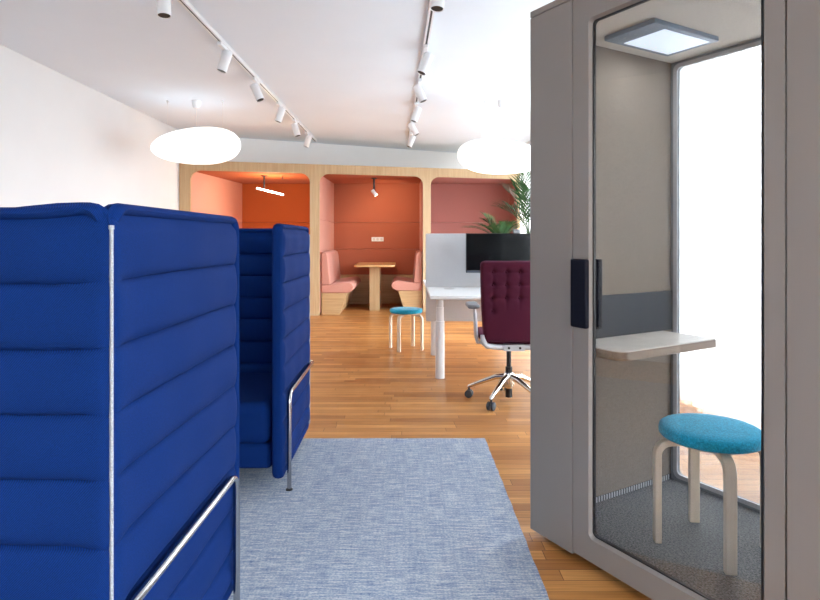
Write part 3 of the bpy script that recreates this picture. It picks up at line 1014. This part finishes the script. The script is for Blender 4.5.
for j in range(nv):
    bm.faces.new((A[j][0], A[j + 1][0], B[j + 1][0], B[j][0])); bm.faces.new((A[j][nu], A[j + 1][nu], B[j + 1][nu], B[j][nu]))
for i in range(nu):
    bm.faces.new((A[0][i], A[0][i + 1], B[0][i + 1], B[0][i])); bm.faces.new((A[nv][i], A[nv][i + 1], B[nv][i + 1], B[nv][i]))
bk = obj('backrest', bm, M['plum'], t, angle=75); bk.location.x = -.02
for (px, pz) in pits:
    bm = bm_new()
    v = (pz - z0) / (z1 - z0)
    yy = yb0 - 0.10 * (v - 0.25) * 0.55 + 0.25 * px * px - 0.019
    add_lathe(bm, [(0, .004), (0.005, .003), (0.0075, 0), (0.0, -.001)], 12, Matrix.Translation((px, yy, pz)) @ Matrix.Rotation(pi / 2, 4, 'X'))
    obj('button', bm, M['plum'], bk)
bm = bm_new(); add_extrude(bm, [(p[0], p[1], .455) for p in rrect(-.222, .222, -.19, .28, .06, 6)], (0, 0, .065))
obj('seat', bm, M['plum'], t, bevel=0.02, bseg=3)
# silver yoke under the back
pts = [(-.222, -.225, .53), (-.225, -.235, .50), (-.218, -.24, .475), (-.195, -.235, .455), (-.12, -.215, .443), (-.05, -.20, .44), (.05, -.20, .44),
       (.12, -.215, .443), (.195, -.235, .455), (.218, -.24, .475), (.225, -.235, .50), (.222, -.225, .53)]
bm = bm_new(); add_tube(bm, pts, 0.021, 12)
add_box(bm, -.075, .075, -.232, -.12, .418, .462)
yk = obj('yoke', bm, M['greyalu'], t, bevel=0)
for s in (-1, 1):
    bm = bm_new(); add_lathe(bm, [(0, 0), (.009, 0), (.009, .004), (0, .004)], 14, Matrix.Translation((s * .04, -.232, .44)) @ Matrix.Rotation(pi / 2, 4, 'X'))
    obj('bolt', bm, M['black'], yk)
bm = bm_new(); add_box(bm, -.11, .11, -.14, .14, .425, .455); obj('mechanism', bm, M['darkgrey'], t, bevel=0.01)
for s in (-1, 1):
    bm = bm_new(); add_tube(bm, [(s * .20, .02, .435), (s * .232, .02, .44), (s * .244, .02, .48), (s * .250, .02, .60), (s * .258, .02, .705)], [.012, .016, .016, .015, .012], 12, flat=1.7)
    ar = obj('armrest', bm, M['greyalu'], t)
    bm = bm_new(); add_extrude(bm, [(p[0], p[1], .703) for p in rrect(s * .272 - .045, s * .272 + .045, -.10, .15, .04, 6)], (0, 0, .03))
    obj('arm_pad', bm, M['framegrey'], ar, bevel=0.010, bseg=3)
bm = bm_new(); add_lathe(bm, [(0, .43), (.018, .43), (.018, .26), (.026, .258), (.026, .20), (0, .20)], 20); obj('gas_lift', bm, M['black'], t)
bm = bm_new(); add_lathe(bm, [(0, .215), (.034, .215), (.042, .19), (.040, .12), (.034, .10), (0, .10)], 24)
hub = obj('hub', bm, M['alu'], t)
bm = bm_new(); add_lathe(bm, [(0, .10), (.026, .10), (.026, .03), (0, .03)], 20); obj('lift_foot', bm, M['black'], hub)
for k in range(5):
    a = radians(162 + 74 * k) if k < 2 else radians(160 + 72 * k)
    d = Vector((cos(a), sin(a), 0))
    bm = bm_new()
    pts = [d * .03 + Vector((0, 0, .185)), d * .10 + Vector((0, 0, .175)), d * .22 + Vector((0, 0, .125)), d * .305 + Vector((0, 0, .088)), d * .315 + Vector((0, 0, .078))]
    add_tube(bm, pts, [.022, .021, .016, .013, .008], 12, flat=1.15)
    lg = obj('base_leg', bm, M['alu'], t)
    bm = bm_new()
    c = d * .305; q = Vector((-d.y, d.x, 0))
    rot = Matrix.Translation((c.x, c.y, .031)) @ Vector((0, 0, 1)).rotation_difference(q).to_matrix().to_4x4()
    for s in (-1, 1):
        add_lathe(bm, [(0, s * .008), (.024, s * .008), (.030, s * .011), (.030, s * .024), (.024, s * .028), (0, s * .028)], 20, rot)
    add_tube(bm, [(c.x, c.y, .03), (c.x, c.y, .085)], .008, 10)
    obj('caster', bm, M['darkgrey'], lg)

# ------------------------------------------------------------------ stools
def make_stool(label):
    t = thing('round_stool', label, 'stool', group='turquoise topped birch stools')
    bm = bm_new()
    add_lathe(bm, [(0, .404), (.160, .404), (.174, .407), (.180, .414), (.181, .430), (.178, .442), (.168, .449), (.13, .453), (0, .455)], 48)
    obj('seat', bm, M['teal'], t, angle=60)
    bm = bm_new(); add_lathe(bm, [(0, .3955), (.150, .3955), (.152, .397), (.152, .4035), (0, .4035)], 48); obj('seat_base', bm, M['birch'], t)
    for k in range(4):
        a = pi / 2 * k
        bm = bm_new()
        w, th, r = 0.039, 0.025, 0.062
        xo = 0.203
        outer = [(xo, 0)] + [(xo - r + r * cos(q), .395 - r + r * sin(q)) for q in [pi / 2 * i / 8 for i in range(9)]] + [(0.05, .395)]
        ri = r - th
        inner = [(0.05, .395 - th + .010)] + [(xo - r + ri * cos(q), .395 - r + ri * sin(q)) for q in [pi / 2 * i / 8 for i in range(8, -1, -1)]] + [(xo - th, 0)]
        pts = outer + inner
        c, s_ = cos(a), sin(a)
        def P(x, y, z): return (x * c - y * s_, x * s_ + y * c, z)
        add_extrude(bm, [P(x, -w / 2, z) for (x, z) in pts], Vector(P(0, w, 0)))
        obj('leg', bm, M['birch'], t, bevel=0.0035, bseg=2)
    return t
stool = make_stool('turquoise topped birch stool standing on the wood floor by the desk')
stool.location = (0.012, 6.54, 0); stool.rotation_euler = (0, 0, radians(66))

# ------------------------------------------------------------------ phone booth
AL = radians(-59.5)
BOOTH = Vector((0.515, 2.43, 0))
t = thing('phone_booth', 'tall taupe office phone booth with a full height glass door', 'phone booth', BOOTH, AL)
BW, BD, BZ0, BZ1 = 1.235, 0.925, 0.028, 2.155
TJ0, TJ1 = 0.2340, 0.988
ZCAP = 2.128
ZF, ZI = 0.066, 2.068        # inside floor and ceiling
W = 0.030                    # shell thickness on the left
def part(name, boxes, m, bev=0.0, par=t, **kw):
    bm = bm_new()
    for b in boxes: add_box(bm, *b)
    return obj(name, bm, m, par, bevel=bev, smooth=bool(bev), **kw)
part('base', [(0.05, BW - .05, 0.06, BD - .06, 0.0, BZ0)], M['black'])
part('floor_tray', [(0.0325, BW - .0325, 0.034, BD - .002, BZ0, ZF - .008)], M['taupe'])
part('carpet', [(W, BW - W, 0.036, BD - .05, ZF - .0075, ZF)], M['carpet'])
part('left_wall', [(0.0, W - .008, 0.0325, BD, BZ0, ZCAP - .001)], M['taupe'], 0.002)
part('right_wall', [(BW - W + .008, BW, 0.0325, BD, BZ0, ZCAP - .001)], M['taupe'], 0.002)
part('lining', [(W - .0078, W, 0.034, BD - .05, ZF, ZI)], M['felt_beige'])
part('lining', [(BW - W, BW - W + .0078, 0.034, BD - .05, ZF, ZI)], M['felt_beige'])
part('front_post', [(0.0, TJ0 - .004, 0.0, 0.032, BZ0, ZCAP - .001)], M['taupe'], 0.003)
part('front_post', [(TJ1 + .004, BW, 0.0, 0.032, BZ0, ZCAP - .001)], M['taupe'], 0.003)
part('roof', [(0.0, BW, 0.0, BD, ZCAP + .001, BZ1)], M['taupe'], 0.003)
part('ceiling_lining', [(W, BW - W, 0.033, BD - .03, ZI, ZCAP - .002)], M['felt_cream'])
# door
door = None
dz0, dz1 = 0.04, ZCAP - .004
gx0, gx1, gz0, gz1 = 0.322, 0.923, 0.135, 2.017
bm = bm_new()
outer = rrect(TJ0 + .001, TJ1 - .001, dz0, dz1, 0.006, 6)
mid = rrect(gx0 - .012, gx1 + .012, gz0 - .012, gz1 + .012, 0.022, 6)
inner = rrect(gx0, gx1, gz0, gz1, 0.018, 6)
add_ring_frame(bm, outer, mid, 0.0, 0.032)
door = obj('door', bm, M['taupe'], t, bevel=0.0, angle=30)
bm = bm_new()
lip = rrect(gx0 - .002, gx1 + .002, gz0 - .002, gz1 + .002, 0.019, 6)
n = len(mid)                                   # chamfered reveal towards the pane
a = [bm.verts.new((p[0], 0.0, p[1])) for p in mid]; b = [bm.verts.new((p[0], 0.014, p[1])) for p in lip]
for k in range(n):
    j = (k + 1) % n; bm.faces.new((a[k], a[j], b[j], b[k]))
a2 = [bm.verts.new((p[0], 0.032, p[1])) for p in mid]; b2 = [bm.verts.new((p[0], 0.022, p[1])) for p in lip]
for k in range(n):
    j = (k + 1) % n; bm.faces.new((a2[j], a2[k], b2[k], b2[j])); bm.faces.new((b[k], b[j], b2[j], b2[k]))
obj('door_reveal', bm, M['taupe'], door, angle=30, recalc=True)
bm = bm_new(); add_ring_frame(bm, lip, rrect(gx0 + .003, gx1 - .003, gz0 + .003, gz1 - .003, 0.017, 6), 0.011, 0.023)
obj('gasket', bm, M['black'], door, angle=30)
bm = bm_new(); add_extrude(bm, [(p[0], 0.014, p[1]) for p in rrect(gx0 + .001, gx1 - .001, gz0 + .001, gz1 - .001, 0.017, 6)], (0, 0.006, 0))
obj('glass', bm, M['doorglass'], door, smooth=False)
hz0, hz1 = 0.892, 1.146
bm = bm_new(); add_box(bm, TJ0 + .006, 0.3165, -0.022, -0.0005, hz0, hz1)
obj('handle', bm, M['navyblack'], door, bevel=0.006, bseg=2)
bm = bm_new(); add_box(bm, 0.292, 0.3265, 0.0325, 0.058, hz0 - .005, hz1)
obj('inner_handle', bm, M['navyblack'], door, bevel=0.005, bseg=2)
# glazed back
bm = bm_new()
o1 = rrect(W - .007, BW - W + .007, ZF - .007, ZI + .03, 0.006, 6)
i1 = rrect(W + .026, BW - W - .026, ZF + .024, ZI - .024, 0.025, 6)
add_ring_frame(bm, o1, i1, BD - .048, BD - .02)
bf = obj('back_frame', bm, M['framegrey'], t, angle=30)
i2 = rrect(W + .014, BW - W - .014, ZF + .012, ZI - .012, 0.028, 6)
i3 = rrect(W + .033, BW - W - .033, ZF + .031, ZI - .031, 0.022, 6)
bm = bm_new(); add_ring_frame(bm, i2, i3, BD - .053, BD - .046); obj('back_trim', bm, M['greyalu'], bf, angle=30)
bm = bm_new(); add_extrude(bm, [(p[0], BD - .036, p[1]) for p in rrect(W + .024, BW - W - .024, ZF + .022, ZI - .022, 0.025, 6)], (0, 0.006, 0))
obj('back_glass', bm, M['doorglass'], bf, smooth=False)
# wall panel, shelf, vent
part('power_panel', [(W + .0005, W + .010, 0.16, BD - .055, 0.785, 0.972)], M['slate'], 0.002)
bm = bm_new(); add_prism(bm, rrect(W + .0105, 0.306, 0.185, 0.795, 0.045, 8, (0, 1, 0, 0)), 0.7815, 0.786)
sh = obj('shelf', bm, M['shelf'], t, bevel=0.001)
bm = bm_new(); add_prism(bm, rrect(W + .0105, 0.306, 0.185, 0.795, 0.045, 8, (0, 1, 0, 0)), 0.748, 0.7812)
obj('shelf_edge', bm, M['shelfedge'], sh, bevel=0.001)
bm = bm_new(); add_box(bm, W + .0003, W + .004, 0.06, BD - .055, ZF + .0005, ZF + .024)
vt = obj('vent_strip', bm, M['black'], t, smooth=False)
bm = bm_new()
k = 0.07
while k < BD - .07:
    add_box(bm, W + .004, W + .006, k, k + .008, ZF + .001, ZF + .024); k += .0165
obj('vent_fins', bm, M['greyalu'], vt, smooth=False)
# ceiling lamp of the booth
bm = bm_new(); add_prism(bm, rrect(0.128, 0.372, 0.292, 0.71, 0.006, 3), ZI - .020, ZI - .0003)
cl = obj('booth_lamp', bm, M['lampgrey'], t, bevel=0.002)
bm = bm_new(); add_prism(bm, rrect(0.152, 0.348, 0.385, 0.682, 0.004, 3), ZI - .0215, ZI - .0195); obj('lamp_panel', bm, M['boothlamp'], cl, smooth=False)
for q in range(3):
    bm = bm_new(); add_lathe(bm, [(0, -.0022), (.004, -.0022), (.004, 0), (0, 0)], 12, Matrix.Translation((.20 + q * .05, .335, ZI - .0195))); obj('sensor_dot', bm, M['dot'], cl)

s2 = dup(stool, (1.151, 2.222, ZF), radians(171), 'turquoise topped birch stool standing inside the glass phone booth')

# ------------------------------------------------------------------ sheer curtains
def curtain(y0, y1, label, seed):
    rnd = random.Random(seed)
    bm = bm_new()
    n = int((y1 - y0) / 0.018)
    f = [rnd.uniform(20, 34) for _ in range(3)]; ph = [rnd.uniform(0, 6) for _ in range(3)]
    lv = [0.012, 0.4, 1.2, 2.0, 2.83]
    cols_ = []
    for i in range(n + 1):
        y = y0 + (y1 - y0) * i / n
        a = 0.034 * sin(f[0] * y + ph[0] + 1.1 * sin(3.1 * y)) + 0.014 * sin(f[1] * 1.8 * y + ph[1])
        cols_.append([bm.verts.new((2.10 + a * (1.05 - 0.45 * z / 2.83) + 0.008 * sin(2 * y + z * 2), y, z)) for z in lv])
    for i in range(n):
        for k in range(len(lv) - 1):
            bm.faces.new((cols_[i][k], cols_[i + 1][k], cols_[i + 1][k + 1], cols_[i][k + 1]))
    o = obj('sheer_curtain', bm, M['sheer'], None, angle=180, recalc=False)
    return tag(o, label, 'curtain', 'sheer curtains along the window wall')
curtain(-0.2, 2.6, 'white sheer curtain panel at the near end of the window wall', 1)
curtain(2.62, 5.3, 'white sheer curtain seen through the glass of the phone booth', 2)
curtain(9.0, 10.24, 'white sheer curtain beside the right end of the oak alcove', 4)

bm = bm_new(); add_box(bm, 2.08, 2.12, -0.3, 10.26, 2.832, 2.86)
tag(obj('curtain_rail', bm, M['white'], None, smooth=False), 'slim white ceiling rail carrying the sheer curtains', 'curtain rail')

# ------------------------------------------------------------------ palms
def frond_mesh(length, az, rise, droop, nleaf, lw, ll, rnd):
    """one pinnate palm frond starting at the origin"""
    bm = bm_new()
    d = Vector((cos(az), sin(az), 0)); side = Vector((-d.y, d.x, 0))
    pts = []; N = 14
    for i in range(N + 1):
        s = i / N
        pts.append(d * (length * (s * cos(rise) * (0.55 + .45 * s))) + Vector((0, 0, length * (s * sin(rise) - droop * s * s * s))))
    add_tube(bm, pts, [0.006 * (1 - .75 * i / N) for i in range(N + 1)], 6)
    for k in range(nleaf):
        s = 0.30 + 0.70 * k / (nleaf - 1)
        i = min(N - 1, int(s * N)); f = s * N - i
        p = pts[i].lerp(pts[i + 1], f); tan = (pts[i + 1] - pts[i]).normalized()
        up = side.cross(tan); up = up if up.z > 0 else -up
        for sg in (-1, 1):
            L_ = ll * (0.55 + 0.75 * sin(pi * min(1, (s - .25) / .8))) * rnd.uniform(.85, 1.1)
            dr = (tan * 0.75 + side * sg * (0.75 - .3 * s) + up * .22).normalized()
            w = up.cross(dr).normalized() * lw
            base = p
            q = []
            for (a, ww) in ((0, .35), (.35, 1), (.7, .75), (1, 0.02)):
                c = base + dr * (L_ * a) - Vector((0, 0, L_ * .22 * a * a))
                q.append((bm.verts.new(c - w * ww), bm.verts.new(c + up * lw * .25 * ww), bm.verts.new(c + w * ww)))
            for a, b in zip(q, q[1:]):
                bm.faces.new((a[0], a[1], b[1], b[0])); bm.faces.new((a[1], a[2], b[2], b[1]))
    return bm
def palm(label, loc, fronds, stem_h, seed, pr, ph, nl, lw, ll):
    rnd = random.Random(seed)
    t = thing('potted_palm', label, 'plant', loc, 0, 'palms behind the desk')
    bm = bm_new(); add_lathe(bm, [(0, 0), (pr * .8, 0), (pr, ph * .6), (pr, ph), (pr - .02, ph), (pr - .025, ph - .05), (0, ph - .05)], 32)
    obj('pot', bm, M['pot'], t)
    bm = bm_new(); add_lathe(bm, [(0, ph - .049), (pr - .027, ph - .049), (pr - .03, ph - .042), (0, ph - .035)], 24); obj('soil', bm, M['soil'], t)
    for k in range(3):
        a = 2.1 * k + .4
        bm = bm_new(); add_tube(bm, [(cos(a) * .05, sin(a) * .05, ph - .04), (cos(a) * .03, sin(a) * .03, (ph + stem_h) / 2), (cos(a) * .012, sin(a) * .012, stem_h + .03)], [.016, .013, .009], 8)
        obj('stem', bm, M['stem'], t)
    for (az, ln, rise, droop) in fronds:
        bm = frond_mesh(ln, radians(az), radians(rise), droop, nl, lw, ll, rnd)
        o = obj('frond', bm, M['leaf'], t, angle=180, recalc=False); o.location = (0, 0, stem_h)
    return t
palm('low green palm peeking over the desk divider with fronds arching left', (1.22, 7.55, 0),
     [(182, .56, 40, .24), (165, .46, 52, .22), (142, .50, 64, .14), (200, .44, 62, .2), (60, .46, 58, .25), (40, .5, 55, .35), (300, .46, 60, .3), (-20, .5, 50, .3), (228, .46, 48, .25)], 1.14, 5, .16, .34, 15, .0075, .17)
palm('tall green palm with upright fronds beside the phone booth edge', (1.66, 7.9, 0),
     [(160, .85, 70, .20), (200, .80, 76, .12), (95, .95, 80, .12), (130, .62, 62, .25), (30, .85, 68, .25), (330, .80, 70, .25), (260, .8, 74, .2), (185, .60, 55, .2)], 1.24, 8, .19, .38, 12, .011, .32)

# ------------------------------------------------------------------ light
wd = bpy.data.worlds.new('overcast_sky'); scene.world = wd; wd.use_nodes = True
bg = wd.node_tree.nodes['Background']
wn = wd.node_tree
wtc = wn.nodes.new('ShaderNodeTexCoord'); wsep = wn.nodes.new('ShaderNodeSeparateXYZ')
wn.links.new(wtc.outputs['Generated'], wsep.inputs[0])
wr = wn.nodes.new('ShaderNodeValToRGB')
wr.color_ramp.elements[0].position = 0.46; wr.color_ramp.elements[0].color = (0.24, 0.25, 0.26, 1)
wr.color_ramp.elements[1].position = 0.54; wr.color_ramp.elements[1].color = (0.92, 0.965, 1.03, 1)
wm = wn.nodes.new('ShaderNodeMapRange'); wm.inputs['From Min'].default_value = -1
wn.links.new(wsep.outputs['Z'], wm.inputs['Value']); wn.links.new(wm.outputs['Result'], wr.inputs['Fac'])
wn.links.new(wr.outputs['Color'], bg.inputs['Color'])
bg.inputs['Strength'].default_value = 16.0

def portal(loc, rot, sx, sy):
    l = bpy.data.lights.new('window_portal', 'AREA'); l.shape = 'RECTANGLE'; l.size = sx; l.size_y = sy
    l.cycles.is_portal = True
    o = bpy.data.objects.new('window_portal', l); COL.objects.link(o); o.location = loc; o.rotation_euler = rot
for (a, b) in WIN:
    portal((XR + .15, (a + b) / 2, (ZS + top(a)) / 2), (radians(90), 0, radians(90)), b - a, top(a) - ZS)
for (a, b) in LWIN:
    portal((XL - .15, (a + b) / 2, (ZS + ZT) / 2), (radians(90), 0, radians(-90)), b - a, ZT - ZS)
for (a, b) in FILL_WIN:
    portal(((a + b) / 2, Y0 - .15, (.5 + ZT) / 2), (radians(90), 0, radians(180)), b - a, ZT - .5)

def lamp(kind, name, loc, energy, col, rot=(0, 0, 0), **kw):
    l = bpy.data.lights.new(name, kind); l.energy = energy; l.color = col
    for k, v in kw.items(): setattr(l, k, v)
    o = bpy.data.objects.new(name, l); COL.objects.link(o); o.location = loc; o.rotation_euler = rot
    return o
WARM = (1.0, 0.80, 0.55)
lamp('POINT', 'tube_glow', (-2.21, 9.66, ZO - .33), 30, WARM, shadow_soft_size=.12)
lamp('SPOT', 'spot_glow', (-0.49, 10.06, ZO - .29), 110, WARM, (radians(72), 0, 0), shadow_soft_size=.03, spot_size=radians(140), spot_blend=.9)
m4 = Matrix.Translation(BOOTH) @ Matrix.Rotation(AL, 4, 'Z')
p = m4 @ Vector((.25, .53, ZI - .024))
lamp('AREA', 'booth_lamp_glow', p, 1.0, (0.95, 0.97, 1.0), (0, 0, AL), size=.22)

# ------------------------------------------------------------------ camera and view
cd = bpy.data.cameras.new('camera')
cd.sensor_fit = 'HORIZONTAL'; cd.sensor_width = 36.0
cd.lens = 36.0 * F_PX / 820.0
cd.shift_x = 5.0 / 820.0
cd.shift_y = -61.0 / 820.0
cd.clip_start = 0.05
cam = bpy.data.objects.new('camera', cd); COL.objects.link(cam)
cam.location = (0, 0, H_CAM); cam.rotation_euler = (radians(90), 0, 0)
scene.camera = cam

vs = scene.view_settings
vs.view_transform = 'Standard'; vs.look = 'None'; vs.gamma = 1.0; vs.use_curve_mapping = False
vs.exposure = 0.52
cy = scene.cycles
cy.use_denoising = True
cy.max_bounces = 12; cy.diffuse_bounces = 6; cy.glossy_bounces = 4; cy.transmission_bounces = 6; cy.transparent_max_bounces = 16
cy.caustics_reflective = False; cy.caustics_refractive = False
cy.sample_clamp_indirect = 8.0
